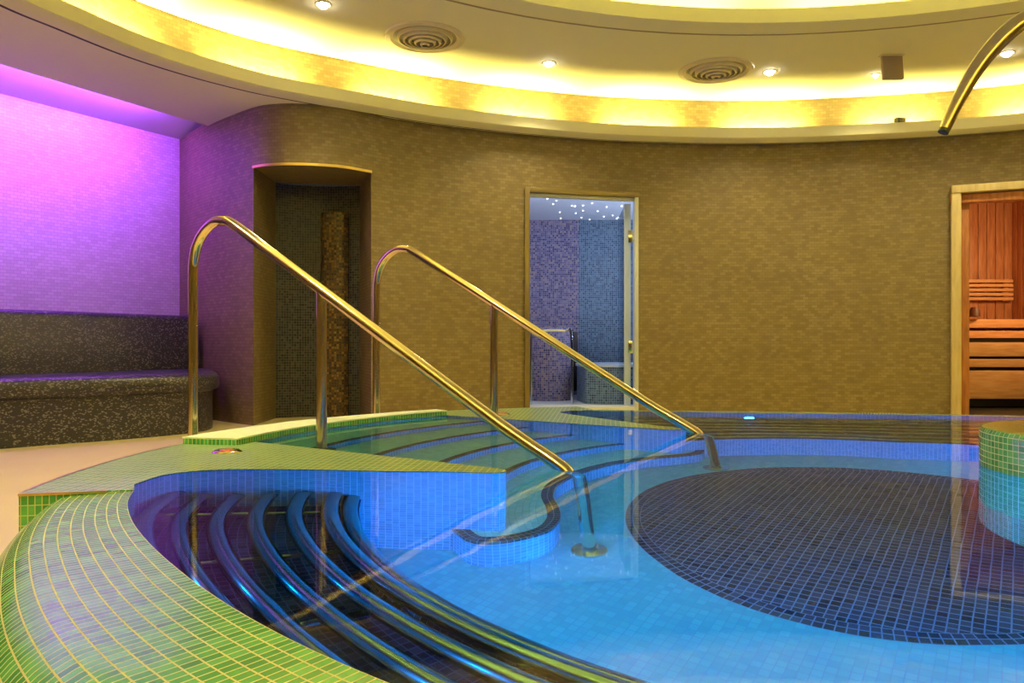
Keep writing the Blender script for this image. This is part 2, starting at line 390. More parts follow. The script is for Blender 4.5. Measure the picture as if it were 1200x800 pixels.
# floor: big polygon with hole under the pool
outl = [Vector((9.5, 1.5)), Vector((8.5, -3)), Vector((5, -6)), Vector((0, -6)), Vector((-4, -4)), Vector((-6, 1)), Vector((-5.5, 4.5)), Vector((-3.2, 7.5)), Vector((-2.0, 6.9)), Vector((-1, 6.9)), Vector((0, 7.3)), Vector((2, 7.4)), Vector((3.5, 7.6)), Vector((7, 6.5))]
def rout(th):
    return interp([(192, 2.62), (209, 2.56), (232, 2.53), (300, 2.53), (375, 2.6), (405.8, 2.72), (415, 2.5), (430, 2.35), (451, 2.3), (461, 2.4), (468.8, 2.55)], th)
hole = [pol(192+(468.8-192)*i/80, rout(192+(468.8-192)*i/80)-.02) for i in range(81)]+arc(110, 190, 2.6, 24)
bm = bmesh.new(); poly(bm, outl, [hole], FLOOR)
struct(link('floor', bm, M_floor, smooth=False))
# soffit (flat, outside the cornice loop)
big = [Vector((9.5, 1.5)), Vector((8.5, -5)), Vector((2, -7)), Vector((-5, -5)), Vector((-6, 1)), Vector((-4.9, 3.3))]
front = [Vector((-4.4, 3.25)), Vector((-3.39, 5.085)), Vector((-2.70, 6.34)), Vector((-2.57, 6.545))]
big2 = big[:-1]+[Vector((-5.2, 1.8))]+front+[Vector((-2.4, 7.2)), Vector((0, 8)), Vector((4, 8)), Vector((7.5, 6.8))]
bm = bmesh.new(); poly(bm, big2, [G], SOFF, up=False)
sweep(bm, [Vector((-5.2, 1.8))]+front, [(0, SOFF), (0, SOFF+.09), (.02, SOFF+.09), (.02, SOFF)], flip=False)
struct(link('ceiling_soffit', bm, M_plaster, smooth=False))
# groove line of the cornice
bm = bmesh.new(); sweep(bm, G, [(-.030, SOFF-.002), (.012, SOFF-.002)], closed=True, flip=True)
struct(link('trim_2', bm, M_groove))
# recess ceiling over the bench (slopes down to the wall)
bm = bmesh.new()
quadpts = [[(-5.3, 1.8, 2.38), (-4.45, 3.22, 2.38), (-3.44, 5.085, 2.38), (-2.72, 6.40, 2.38), (-2.55, 6.56, 2.38)], [(-5.9, 2.44, 2.29), (-4.9, 4.07, 2.29), (-3.85, 5.78, 2.29), (-3.06, 7.07, 2.29), (-2.9, 7.33, 2.29)]]
q0 = [Vector((p[0], p[1], 2.40)) for p in quadpts[0]]; q2 = [Vector(p) for p in quadpts[1]]
quadpts = [q0, [Vector((*(a.xy+(b_.xy-a.xy)*.4), 2.37)) for a, b_ in zip(q0, q2)], q2]
grid(bm, quadpts, lambda a, b: (a, b))
struct(link('ceiling_recess', bm, simple('recess_plaster', (.66, .58, .64), .7)))
# main ceiling with round opening
OC = Vector((1.70, 1.38)); OR = 4.01
circ = lambda r, n=96: [OC+Vector((math.cos(2*PI*i/n), math.sin(2*PI*i/n)))*r for i in range(n)]
G6 = offs(G, -.05)
# keep the opening inside the room loop: squash where the loop is close
def inside(p, d):
    q = min(G, key=lambda g: (g-p).length); n = None
    return (q-p).length > d
OPEN_C = []
for p in circ(OR):
    v = (p-OC); r = v.length
    while r > 1 and not (min((g-(OC+v.normalized()*r)).length for g in G) > .75 and _in if False else min((g-(OC+v.normalized()*r)).length for g in G) > .75 and (OC+v.normalized()*r-OC).length < min(((g-OC).length for g in G if (g-OC).normalized().dot(v.normalized()) > .995), default=99)): r -= .05
    OPEN_C.append((OC+v.normalized()*r))
OPEN_C = catmull(OPEN_C[::3], 3, True)
bm = bmesh.new(); poly(bm, G6, [OPEN_C], CEIL, up=False)
struct(link('ceiling', bm, M_plaster, smooth=False))
OPd = OPEN_C    # counter-clockwise: right of travel = outward
bm = bmesh.new()
sweep(bm, OPd, [(0, CEIL), (0, CEIL+.10), (.03, CEIL+.10), (.03, CEIL+.03), (.35, CEIL+.03), (.35, CEIL+.42)], closed=True)
struct(link('ceiling_coffer_side', bm, M_plaster))
bm = bmesh.new(); poly(bm, offs(OPd, .36), [], CEIL+.42, up=False)
struct(link('ceiling_coffer', bm, M_plaster, smooth=False))
bm = bmesh.new(); sweep(bm, offs(OPd, .20), [(0, CEIL-.001), (.012, CEIL-.004), (.024, CEIL-.001)], closed=True)
struct(link('trim_3', bm, simple('ceiling_joint_line', (.32, .26, .16), .8)))
# cove lamps hidden behind the cornice: 0.85 m tubes with dark gaps between
GL = lens(G+[G[0]]); tot = GL[-1]
def arcpos(k):
    best = None
    for i in range(len(G)):
        g = G[i]
        if g.y > 3:
            d = abs(g.x/g.y-k)
            if best is None or d < best[0]: best = (d, GL[i])
    return best[1]
gaps = sorted([arcpos((px-600)/900) for px in (215, 392, 542, 685, 825, 970, 1130)])
sp_ = (gaps[-1]-gaps[0])/(len(gaps)-1)
x = gaps[-1]
while x+sp_ < tot+gaps[0]-sp_*.4: x += sp_; gaps.append(x)
def at_s(s):
    s %= tot
    for i in range(len(G)):
        if GL[i+1] >= s:
            t = (s-GL[i])/(GL[i+1]-GL[i]); a, b_ = G[i], G[(i+1) % len(G)]
            return a+(b_-a)*t, (b_-a).normalized()
gaps.sort()
for i in range(len(gaps)):
    s0 = gaps[i]; s1 = gaps[i+1] if i+1 < len(gaps) else gaps[0]+tot
    ln = s1-s0-.50; nseg = 2
    for k in range(nseg):
        sm = s0+.25+ln*(k+.5)/nseg
        p, t = at_s(sm); n = Vector((t.y, -t.x))
        q = p+n*.02
        l = area('cove_lamp', (q.x, q.y, 2.325), ln/nseg, .02, P_COVE*ln/nseg, YEL, direction=(-n.x*.5, -n.y*.5, 1))
        # long side along the cornice
        z = -Vector((-n.x*.5, -n.y*.5, 1)).normalized(); xax = Vector((t.x, t.y, 0)); yax = z.cross(xax)
        l.rotation_euler = Matrix((xax, yax, z)).transposed().to_euler()
# lamps of the coffer
for i in range(14):
    a = 2*PI*i/14; P0 = OPd[int(len(OPd)*i/14)]; v = (P0-OC).normalized(); q = P0+v*.16
    area('coffer_lamp', (q.x, q.y, CEIL+.06), 1.5, .05, P_OCULUS/3, YEL, direction=(-v.x*.6, -v.y*.6, 1)).rotation_euler = Matrix((Vector((-v.y, v.x, 0)), (-Vector((-v.x*.6, -v.y*.6, 1)).normalized()).cross(Vector((-v.y, v.x, 0))), -Vector((-v.x*.6, -v.y*.6, 1)).normalized())).transposed().to_euler()
# purple LED strips behind the soffit edge of the recess
for a, b_ in ((Vector((-4.47, 3.3)), Vector((-3.46, 5.1))), (Vector((-3.46, 5.1)), Vector((-2.80, 6.30)))):
    mdl = (a+b_)/2; t = (b_-a).normalized(); n = Vector((-t.y, t.x)); xax = Vector((t.x, t.y, 0))
    for hx, dz, pw in ((1.0, -.25, .45), (.9, -1.0, .55)):
        d = Vector((n.x*hx, n.y*hx, dz)).normalized(); z = -d; yax = z.cross(xax)
        l = area('recess_led', (mdl.x+n.x*.035, mdl.y+n.y*.035, 2.33), (b_-a).length, .03, P_PURPLE*pw, (.36, .06, 1.0), direction=d)
        l.rotation_euler = Matrix((xax, yax, z)).transposed().to_euler()

# ------------------------------------------------------------------ niche, steam room, sauna (behind the wall openings)
AX = (Vector((1, 0)), Vector((0, 1)))
# niche
(a, b_, z), (c1, c2, _), (s1, s2, _) = OP
na, nb = Vector((-2.03, 6.60)), Vector((-1.33, 6.72))
bm = bmesh.new()
sweep(bm, [a, na], [(0, FLOOR), (0, DOORZ+.005)]); sweep(bm, [nb, b_], [(0, FLOOR), (0, DOORZ+.005)])
op = [p for p in WALL if a.x-1e-4 <= p.x <= b_.x+1e-4 and p.y > 5.5]
poly(bm, op+[nb, na], [], DOORZ+.004, up=False)
struct(link('wall_niche', bm, M_brown, sharp=50))
bm = bmesh.new(); bk = catmull([na, Vector((-1.85, 6.70)), Vector((-1.6, 6.75)), nb], 8)
sweep(bm, bk, [(0, FLOOR), (0, DOORZ)]); struct(link('wall_niche_back', bm, M_black))
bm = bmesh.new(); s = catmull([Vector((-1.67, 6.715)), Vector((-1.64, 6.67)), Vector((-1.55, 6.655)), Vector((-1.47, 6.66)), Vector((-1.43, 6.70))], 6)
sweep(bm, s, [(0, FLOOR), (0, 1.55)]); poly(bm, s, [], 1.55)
tagp(link('reflection_strip', bm, M_amber), 'amber and brown mosaic strip standing in for a golden reflection in the black tiled niche', 'golden_reflection')  # strip added where golden light reflects off the black mosaic

bm = bmesh.new(); sweep(bm, op, [(.0, DOORZ-.008), (.012, DOORZ-.008), (.012, DOORZ+.012), (0, DOORZ+.012)], flip=True)
struct(link('trim_4', bm, M_gold))
# steam room
sl, sr, sb = -.9, 2.3, 9.6
bm = bmesh.new()
op2 = [p for p in WALL if c1.x-1e-4 <= p.x <= c2.x+1e-4 and p.y > 5.5]
zf = -.226
poly(bm, [(sl, 7.2), (sl, 10), (sr, 10), (sr, 7.2)], [], zf+.002)
prism(bm, [(c1.x-.02, c1.y), (c2.x, c2.y), (c2.x, 7.25), (c1.x-.02, 7.25)], FLOOR, -.165)
struct(link('floor_steam_room', bm, simple('white_stone_floor', (.7, .72, .74), .4)))
bm = bmesh.new(); bx = .83
sweep(bm, catmull([Vector((sl, 7.2)), Vector((sl+.05, 9.0)), Vector((-.1, 9.5)), Vector((bx, 9.55))], 6), [(0, zf), (0, 1.96)])
struct(link('wall_steam_left', bm, M_steamL))
bm = bmesh.new(); sweep(bm, catmull([Vector((bx, 9.55)), Vector((1.7, 9.5)), Vector((2.2, 8.9)), Vector((sr, 7.2))], 6), [(0, zf), (0, 1.96)])
struct(link('wall_steam_right', bm, M_steamR))
bm = bmesh.new(); poly(bm, [(sl-.1, 7.2), (sl-.1, 10), (sr+.1, 10), (sr+.1, 7.2)], [], 1.95, up=False); poly(bm, op2+[Vector((c2.x, 7.2)), Vector((c1.x, 7.2))], [], DOORZ+.004, up=False); sweep(bm, [Vector((sl, 7.2)), Vector((sr, 7.2))], [(0, DOORZ), (0, 1.95)])
struct(link('ceiling_steam_room', bm, M_star, smooth=False))
bm = bmesh.new(); R2 = random.Random(3)
for k in range(70):
    box(bm, (R2.uniform(.0, 1.9), R2.uniform(7.2, 9.5), 1.945), (.018, .018, .012), bev=.003)
tagp(link('star_ceiling_lights', bm, M_starl), 'tiny scattered star lights in the steam room ceiling', 'lights', kind='stuff')
area('steam_lamp', (1.7, 7.35, 1.6), .3, .3, 11, (.55, .68, 1.0), target=(.5, 9.4, .8))
area('steam_lamp', (-.3, 7.35, 1.6), .3, .3, 11, (.55, .68, 1.0), target=(1.4, 9.4, .9))
area('steam_uplamp', (2.0, 8.3, .6), .3, .3, 16, (.62, .74, 1.0), direction=(-.4, 0, 1))
# column left in steam room + grab hoop
bm = bmesh.new(); lathe(bm, (.42, 8.75, 0), [(.26, zf), (.26, .55), (.24, .60), (0, .60)], 32)
tagp(link('mosaic_basin_column', bm, M_steamL), 'round violet mosaic column low behind the steam room doorway', 'column')
bm = bmesh.new(); box(bm, (.66, 9.3, .2), (.26, .2, .72), bev=.02)
tagp(link('dark_footbath', bm, simple('dark_brown_mosaic', (.03, .018, .015), .4)), 'dark brown block between the column and the curved bench', 'plinth')
e = empty('steam_bench', (1.5, 8.4, zf), 'low curved steam room bench of dark grey mosaic with pale top edge', 'bench')
bp = [Vector((2.1, 8.1)), Vector((1.3, 8.0)), Vector((.86, 8.05)), Vector((.76, 8.25)), Vector((.78, 8.9)), Vector((1.3, 9.3)), Vector((2.0, 8.85))]
bm = bmesh.new(); prism(bm, catmull(bp, 5, True)[::-1], zf, .165); link('seat_base', bm, M_steamR, e)
bm = bmesh.new(); tp = catmull([uvp*1.0 for uvp in bp], 5, True)[::-1]; prism(bm, [p+(p-Vector((1.5, 8.5))).normalized()*.015 for p in tp], .165, .19); link('seat_slab', bm, simple('pale_seat_edge', (.6, .66, .72), .4), e)
bm = bmesh.new(); pts = catmull([Vector((.20, 8.0, zf)), Vector((.20, 8.0, .45)), Vector((.225, 8.0, .52)), Vector((.30, 8.0, .545)), Vector((.55, 8.02, .545)), Vector((.62, 8.05, .50)), Vector((.63, 8.06, zf))], 6)
tube(bm, pts, .014, 10)
tagp(link('chrome_grab_hoop', bm, M_chrome), 'tall chrome grab hoop standing in front of the violet mosaic column', 'grab rail')
# door 1: frame + open glass leaf
d1 = empty('door_1', (c1.x, c1.y, FLOOR), None, None, kind='structure'); 
def dir2(a, b): return math.atan2((b-a).y, (b-a).x)
bm = bmesh.new(); sweep(bm, [c1, c1+Vector((0, .14))], [(0, FLOOR), (0, DOORZ)]); box(bm, (c1.x+.022, c1.y+.02, (FLOOR+DOORZ)/2), (.045, .10, DOORZ-FLOOR), bev=.004); link('jamb', bm, M_bronze, d1)
bm = bmesh.new(); box(bm, (c2.x-.018, c2.y+.03, (FLOOR+DOORZ)/2), (.036, .10, DOORZ-FLOOR), bev=.004); link('jamb', bm, M_alu, d1)
mid = (c1+c2)/2; ln = (c2-c1).length
bm = bmesh.new(); box(bm, (mid.x, mid.y+.03, DOORZ-.02), (ln, .10, .045), dir2(c1, c2), bev=.004); link('lintel', bm, M_bronze, d1)
bm = bmesh.new(); box(bm, (mid.x, mid.y+.05, DOORZ-.055), (ln-.08, .05, .03), dir2(c1, c2), bev=.003); link('lintel_trim', bm, M_alu, d1)
bm = bmesh.new(); box(bm, (c2.x-.075, c2.y+.50, (FLOOR+DOORZ)/2-.03), (.012, .75, DOORZ-FLOOR-.10), math.radians(-3)); lf = link('glass_leaf', bm, M_glass, d1)
bm = bmesh.new(); box(bm, (c2.x-.085, c2.y+.10, (FLOOR+DOORZ)/2-.03), (.06, .02, DOORZ-FLOOR-.10), bev=.005); link('glass_edge_profile', bm, simple('pale_edge_profile', (.55, .66, .82), .3), d1)
for hz_ in (.38, 1.40):
    bm = bmesh.new(); box(bm, (c2.x-.06, c2.y+.06, hz_), (.05, .04, .12), bev=.006); link('hinge', bm, M_chrome, d1)
# sauna
sx0, sx1, sy0, sy1 = 3.55, 5.8, 6.9, 8.7
bm = bmesh.new()
def planks(bm, a, b, z0, z1, w=.095):
    a, b = Vector(a), Vector(b); n = int((b-a).length/w); ang = dir2(a, b)
    for i in range(n):
        c = a+(b-a)*((i+.5)/n); box(bm, (c.x, c.y, (z0+z1)/2), ((b-a).length/n-.006, .02, z1-z0), ang, bev=.002)
planks(bm, (sx0, 8.6), (sx1, 8.6), FLOOR, 2.0); struct(link('wall_sauna_back', bm, M_sauna))
bm = bmesh.new(); planks(bm, (4.03, 7.0), (4.03, 8.6), FLOOR, 2.0); struct(link('wall_sauna_left', bm, M_sauna))
bm = bmesh.new(); planks(bm, (5.6, 6.6), (5.6, 8.6), FLOOR, 2.0); struct(link('wall_sauna_right', bm, M_sauna))
bm = bmesh.new(); box(bm, (4.8, 7.85, 2.0), (1.7, 1.5, .03)); struct(link('ceiling_sauna', bm, M_sauna))
bm = bmesh.new(); box(bm, (4.8, 7.7, FLOOR-.0), (1.7, 2.0, .02)); struct(link('floor_sauna', bm, M_black2))
sb_ = empty('sauna_bench', (4.8, 7.9, FLOOR), 'two tier slatted sauna bench of honey coloured wood', 'bench')
def slab(y, z, sy, sz, name, mat=M_bench):
    bm = bmesh.new(); box(bm, (4.83, y, z), (1.50, sy, sz), bev=.008); link(name, bm, mat, sb_)
# lower tier front boards then upper tier
def zp(y, Y): return .407-(y-403)/900*Y
Yl, Yu = 7.55, 8.05
for (y0, y1) in ((401, 417.5), (420.5, 430), (434, 467)):
    zt, zb = zp(y0, Yl), zp(y1, Yl); slab(Yl, (zt+zb)/2, .05, abs(zt-zb), 'front_board')
slab(Yl+.25, zp(401, Yl)-.02, .46, .04, 'seat_slat')
for (y0, y1) in ((374, 384), (387.5, 396)):
    zt, zb = zp(y0, Yu), zp(y1, Yu); slab(Yu, (zt+zb)/2, .05, abs(zt-zb), 'front_board')
slab(Yu+.25, zp(374, Yu)-.02, .46, .04, 'seat_slat')
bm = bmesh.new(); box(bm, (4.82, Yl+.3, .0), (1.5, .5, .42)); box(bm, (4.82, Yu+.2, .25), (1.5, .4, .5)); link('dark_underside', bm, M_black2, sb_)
br = empty('slatted_wall_panel', (5.1, 8.5, .9), 'slatted wooden back panel on the sauna back wall', 'wall panel')
for k in range(5):
    bm = bmesh.new(); zz = .407+(403-329-k*5.2)/900*8.5; box(bm, (5.2, 8.53, zz), (.72, .03, .034), bev=.004); link('slat', bm, M_bench, br)
for xx in (4.88, 5.5):
    bm = bmesh.new(); box(bm, (xx, 8.56, .407+(403-339.5)/900*8.5), (.05, .03, .25)); link('batten', bm, M_bench, br)
bm = bmesh.new(); lathe(bm, (4.82, 8.0, zp(371, 8.0)), [(0, .1), (.03, .1), (.05, .06), (.055, .0), (0, 0)], 20)
tagp(link('sauna_bucket', bm, simple('dark_wood', (.12, .04, .015), .5)), 'small dark rounded wooden lump on the upper sauna bench', 'bucket')
area('sauna_lamp', (5.2, 7.05, 1.5), .3, .3, 22, (1, .66, .30), target=(4.6, 8.5, .5))
d2 = empty('door_2', (s1.x, s1.y, FLOOR), None, None, kind='structure')
bm = bmesh.new(); box(bm, (s1.x+.03, s1.y-.01, (FLOOR+DOORZ)/2), (.075, .14, DOORZ-FLOOR+.02), dir2(s1, s2), bev=.005); link('jamb', bm, M_frame, d2)
bm = bmesh.new(); box(bm, (s1.x+.13, s1.y+.03, (FLOOR+DOORZ)/2), (.07, .10, DOORZ-FLOOR), dir2(s1, s2), bev=.004); link('inner_jamb', bm, M_sauna, d2)
mm = (s1+s2)/2; ll = (s2-s1).length
bm = bmesh.new(); box(bm, (mm.x, mm.y-.01, DOORZ-.02), (ll+.02, .14, .065), dir2(s1, s2), bev=.005); link('lintel', bm, M_frame, d2)
bm = bmesh.new(); box(bm, (mm.x, mm.y+.03, DOORZ-.10), (ll, .10, .07), dir2(s1, s2), bev=.004); link('inner_lintel', bm, M_sauna, d2)

# ------------------------------------------------------------------ POOL
pool = empty('swimming_pool', (C.x, C.y, FLOOR), 'round raised pool clad in green mosaic with a curved step entry', 'pool')
VN, VF = -.80, .57
# inner outline, clockwise from the near seam: partition, kerb arc, far partition, far rim, right, near rim
near_part = catmull([uv2(-1.71, -1.62), uv2(-1.79, -1.46), uv2(-1.72, -1.315), uv2(-1.52, -1.18), uv2(-1.27, -1.05), uv2(-1.10, -.95), uv2(-.975, -.89), uv2(-.94, -.85), uv2(-.97, -.81), uv2(-1.04, VN)], 6)
RK = 2.37
uN = -math.sqrt(RK*RK-VN*VN); uF = -math.sqrt(RK*RK-VF*VF)
def th_of(p): q = p-C; return math.degrees(math.atan2(q.y, q.x)) % 360
thN, thF = th_of(uv2(uN, VN)), th_of(uv2(uF, VF))
kerb_arc = arc(thN, thF, RK, 24)
far_part = catmull([uv2(-1.02, VF), uv2(-.945, .58), uv2(-.905, .625), uv2(-.94, .665), uv2(-1.06, .71), uv2(-1.22, .77), uv2(-1.42, .86), uv2(-1.78, 1.03), uv2(-1.87, 1.12), uv2(-1.85, 1.25), pol(108.8, 2.19)], 6)
RING = [pol(th, rim_r(th)) for th in [468.8-i*2.3 for i in range(1, 120)] if th > 192.5]
rimring = [pol(468.8, rim_r(468.8))]+RING+[pol(192, rim_r(192))]
OUT = near_part+kerb_arc+far_part[:-1]+rimring[0:]
OUT = [p for i, p in enumerate(OUT) if (p-OUT[i-1]).length > 1e-3]
# basin wall
bm = bmesh.new(); sweep(bm, OUT, [(0, 0.0), (0, POOLZ)], closed=True, flip=True)
o = link('basin_wall', bm, M_wallt, pool, sharp=50)
# pool floor with the dark disc
DR = .8355
bm = bmesh.new(); dc = arc(0, 360, DR, 96)[:-1]
poly(bm, arc(0, 360, 2.6, 96)[:-1], [dc], POOLZ, axis=(U, V)); link('pool_floor', bm, M_poolf, pool, smooth=False)
bm = bmesh.new(); poly(bm, arc(0, 360, DR-.055, 96)[:-1], [], POOLZ, axis=(U, V)); link('dark_floor_disc', bm, M_dark, pool, smooth=False)
bm = bmesh.new(); sweep(bm, arc(0, 360, DR, 96)[:-1], [(0, POOLZ), (-.027, POOLZ+.001), (-.055, POOLZ)], closed=True); link('disc_border', bm, M_dark, pool, smooth=False)
# stairs: concentric treads
RT = [2.10, 1.84, 1.58, 1.32]; DT = [-.14, -.28, -.42, -.56, -.70]
def stair_end(r, v): u = -math.sqrt(max(r*r-v*v, .01)); return th_of(uv2(u, v))
def nosing_strip(path, z, w=.05):
    bm = bmesh.new(); sweep(bm, path, [(-.001, z-.024), (-.003, z+.001), (.001, z+.003), (w, z+.003)], flip=False); return bm
zprev = 0
rin = RK
for k, r in enumerate(RT):
    z = DT[k]; tn, tf = stair_end(r, VN-.03), stair_end(r, VF+.03)
    edge = arc(tf, tn, r, 40); back = arc(stair_end(rin+.02, VN-.03), stair_end(rin+.02, VF+.03), rin+.02, 40)
    bm = bmesh.new(); poly(bm, edge+back, [], z)
    # polar uv for tread
    sweep(bm, edge, [(0, z), (0, z-.15)], mi=1, flip=True)
    # recompute uv polar
    lay = bm.loops.layers.uv.verify()
    for f in bm.faces:
        if f.material_index == 0:
            for l in f.loops:
                q = l.vert.co.xy-C; l[lay].uv = (math.atan2(q.x, q.y)*1.6, q.length)
    t = link('stair_tread', bm, [M_tread, M_wallt], pool)
    bmn = bmesh.new(); sweep(bmn, edge, [(-.002, z-.02), (-.002, z+.002), (.03, z+.002)], flip=True)
    for v in bmn.verts: pass
    link('nosing', bmn, M_nose, t)
    rin = r
# last wavy tread
wav = catmull([uv2(-1.25, -.90), uv2(-1.10, -.93), uv2(-.97, -.99), uv2(-.88, -.94), uv2(-.82, -.80), uv2(-.845, -.67), uv2(-.91, -.56), uv2(-1.01, -.43), uv2(-1.08, -.27), uv2(-1.10, -.05), uv2(-1.07, .18), uv2(-.98, .40), uv2(-.885, .53), uv2(-.835, .65), uv2(-.87, .77), uv2(-.97, .85), uv2(-1.15, .87), uv2(-1.35, .88)], 6)
z = DT[4]
bm = bmesh.new(); poly(bm, wav+[uv2(-1.5, .6), uv2(-1.5, 0), uv2(-1.4, -.6)], [], z)
lay = bm.loops.layers.uv.verify()
for f in bm.faces:
    for l in f.loops:
        q = l.vert.co.xy-C; l[lay].uv = (math.atan2(q.x, q.y)*1.2, q.length)
sweep(bm, wav, [(0, z), (0, POOLZ)], mi=1, flip=False)
t = link('stair_tread', bm, [M_tread, M_wallt], pool)
bm = bmesh.new(); sweep(bm, wav, [(.002, z-.02), (.002, z+.002), (-.045, z+.002)], flip=False); link('nosing', bm, M_nose, t)
# deck (flat wet green tile, level with the water)
TH1, TH0 = 192.0, 108.8
outer = arc(TH0, TH1, lambda th: interp([(108.8, 2.5), (118, 2.55), (128, 2.62), (192, 2.62)], th), 50)
inner = near_part+kerb_arc+far_part
bm = bmesh.new()
DZ = .002
poly(bm, outer+[pol(192, rim_r(192))]+inner, [], DZ, axis=(Vector((.99, -.12)), Vector((.12, .99))))
link('deck', bm, M_deck, pool, smooth=False)
bm = bmesh.new(); sweep(bm, outer+[pol(192.0, rim_r(192)+.012)], [(.0, FLOOR-.02), (0, DZ)], flip=True)
link('deck_side', bm, M_rim, pool)
bm = bmesh.new(); e1 = [pol(192, 2.30), pol(192, 2.62)]
sweep(bm, outer[-14:]+[pol(192, 2.40)], [(.004, DZ-.006), (.004, DZ+.001), (-.005, DZ+.001)], flip=False); link('gold_edge_trim', bm, M_gold, pool)
# rolled overflow rim
ths = [192+(468.8-192)*i/200 for i in range(201)]
rows = []; uv_u = []; acc = 0; prev = None
prof = []
for k in range(7): prof.append((k/6*.55, 0.0-.0015*k))
nq = 14
for k in range(1, nq+1):
    a = PI/2*k/nq; prof.append((.55+.45*math.sin(a), -.009-(1-math.cos(a))*.235))
prof_len = None
for th in ths:
    r0 = rim_r(th); r1 = rout(th); row = []
    for f, zz in prof:
        r = r0+(r1-r0)*f; p = pol(th, r); row.append((p.x, p.y, zz))
    rows.append(row); p = pol(th, r0)
    if prev is not None: acc += (Vector(rows[-1][8])-Vector(rows[-2][8])).length
    prev = p; uv_u.append(acc)
pl = lens([Vector(p) for p in rows[40]])
bm = bmesh.new(); grid(bm, rows, lambda a, b: (uv_u[a], pl[b]), flip=False)
bmesh.ops.recalc_face_normals(bm, faces=bm.faces)
link('rolled_rim', bm, M_rim, pool, sharp=60)
# raised kerb at the head of the stairs
ka = [pol(thN+3+(thF-thN-3)*i/30, RK+.005) for i in range(31)]
n30 = 30
kb = [pol(thN+3+(thF-thN-3)*i/n30, interp([(thF, 2.47), (140, 2.50), (155, 2.57), (thN+3, 2.61)], thN+3+(thF-thN-3)*i/n30)) for i in range(n30+1)]
bm = bmesh.new(); prism(bm, ka+kb[::-1], DZ-.004, .024); 
o = link('kerb', bm, M_rim, pool, smooth=False)
bm = bmesh.new(); prism(bm, [p+(C-p).normalized()*.006 for p in ka]+[p+(p-C).normalized()*.006 for p in kb[::-1]], .024, .030); link('kerb_top', bm, M_kerb, o, smooth=False)
# water
bm = bmesh.new(); poly(bm, OUT, [], 0.0)
tagp(link('pool_water', bm, M_water, smooth=False), 'still clear blue lit water filling the round pool', 'water', kind='stuff')

# ------------------------------------------------------------------ tube bench round the pool
tb = empty('tube_bench', (C.x, C.y, -.45), 'submerged curved bench of polished steel tubes around the pool edge', 'bench')
def rinb(th): return interp([(184, 1.72), (212, 1.71), (232, 1.675), (300, 1.675), (345, 1.6), (400, 1.28), (420, 1.13), (474, 1.13)], th)
BT0, BT1 = 185, 473.5
bt = [BT0+(BT1-BT0)*i/180 for i in range(181)]
def rr(th): return rim_r(max(192, min(468.8, th)))
bm = bmesh.new(); rows = []; uu = 0; us = []
for i, th in enumerate(bt):
    ri, ro = rinb(th), rr(th)+.03
    rows.append([pol(th, ri).to_3d()+Vector((0, 0, POOLZ)), pol(th, ri).to_3d()+Vector((0, 0, -.42)), pol(th, ri+.03).to_3d()+Vector((0, 0, -.42)), pol(th, ri+.05).to_3d()+Vector((0, 0, -.50)), pol(th, ro).to_3d()+Vector((0, 0, -.50))])
    us.append(math.radians(th)*1.7)
grid(bm, rows, lambda a, b: (us[a], [0, .46, .49, .57, 1.1][b]))
for f in bm.faces:
    zs = [v.co.z for v in f.verts]
    f.material_index = 0 if min(zs) < -.6 else 1
bmesh.ops.recalc_face_normals(bm, faces=bm.faces)
link('seat_base', bm, [M_wallt, M_benchbase], tb, sharp=30)
FK = [.05, .14, .30, .47, .64, .80, .94]; ZK = [-.39, -.355, -.345, -.36, -.37, -.355, -.31]
for f, zk in zip(FK, ZK):
    pts = []
    for th in bt:
        ri, ro = rinb(th), rr(th); p = pol(th, ri+(ro-ri)*f); pts.append((p.x, p.y, zk))
    bm = bmesh.new(); tube(bm, pts, .027, 16); link('bench_tube', bm, M_tubes, tb)
for k in range(24):
    th = 190+k*12
    if th > 470: break
    ri, ro = rinb(th), rr(th)
    bm = bmesh.new(); a_, b2 = pol(th, ri+.03), pol(th, ro-.02); tube(bm, [(a_.x, a_.y, -.43), (b2.x, b2.y, -.40)], .012, 8)
    link('reflection_bar', bm, M_tubes, tb)  # added bars stand in for bluish reflection dashes between the tubes

# ------------------------------------------------------------------ underwater lights
def uw_fixture(p, d, label):
    e = empty('underwater_light', p, label, 'light', 'blue underwater lights')
    rot = d.to_track_quat('Z', 'Y').to_matrix().to_4x4()
    for nm, prof, mt in (('bezel', [(.028, -.004), (.03, .006), (.045, .006), (.048, -.004)], M_chrome), ('lens', [(0, .004), (.028, .003), (.028, -.003)], M_uwl)):
        bm = bmesh.new(); lathe(bm, (0, 0, 0), prof, 20); bmesh.ops.transform(bm, matrix=Matrix.Translation(p) @ rot, verts=bm.verts)
        bmesh.ops.recalc_face_normals(bm, faces=bm.faces); link(nm, bm, mt, e)
def ulw(th, r, z, power, label=None, tilt=0):
    p = pol(th, r); d = (C-p).normalized(); d = Vector((d.x, d.y, tilt))
    p = Vector((p.x, p.y, z))
    if label: uw_fixture(p, Vector((d.x, d.y, 0)), label)
    area('underwater_lamp', p+d.normalized()*.012, .055, .055, power, BLUE, direction=d, shape='DISK')
ulw(445, rim_r(445)-.012, -.27, P_POOL, 'blue underwater light high in the far pool wall above the tubes')
ulw(222, rim_r(222)-.012, -.22, P_POOL*.8)
ulw(205, rim_r(205)-.012, -.22, P_POOL*.3)
ulw(262, rim_r(262)-.012, -.22, P_POOL*2)
ulw(310, rim_r(310)-.012, -.22, P_POOL*2)
ulw(350, rim_r(350)-.012, -.22, P_POOL*2)
ulw(205, 1.655, -.62, P_BASIN*.7)
ulw(228, 1.655, -.62, P_BASIN*1.7)
ulw(250, 1.655, -.62, P_BASIN*1.9)
ulw(280, 1.655, -.62, P_BASIN*.35)
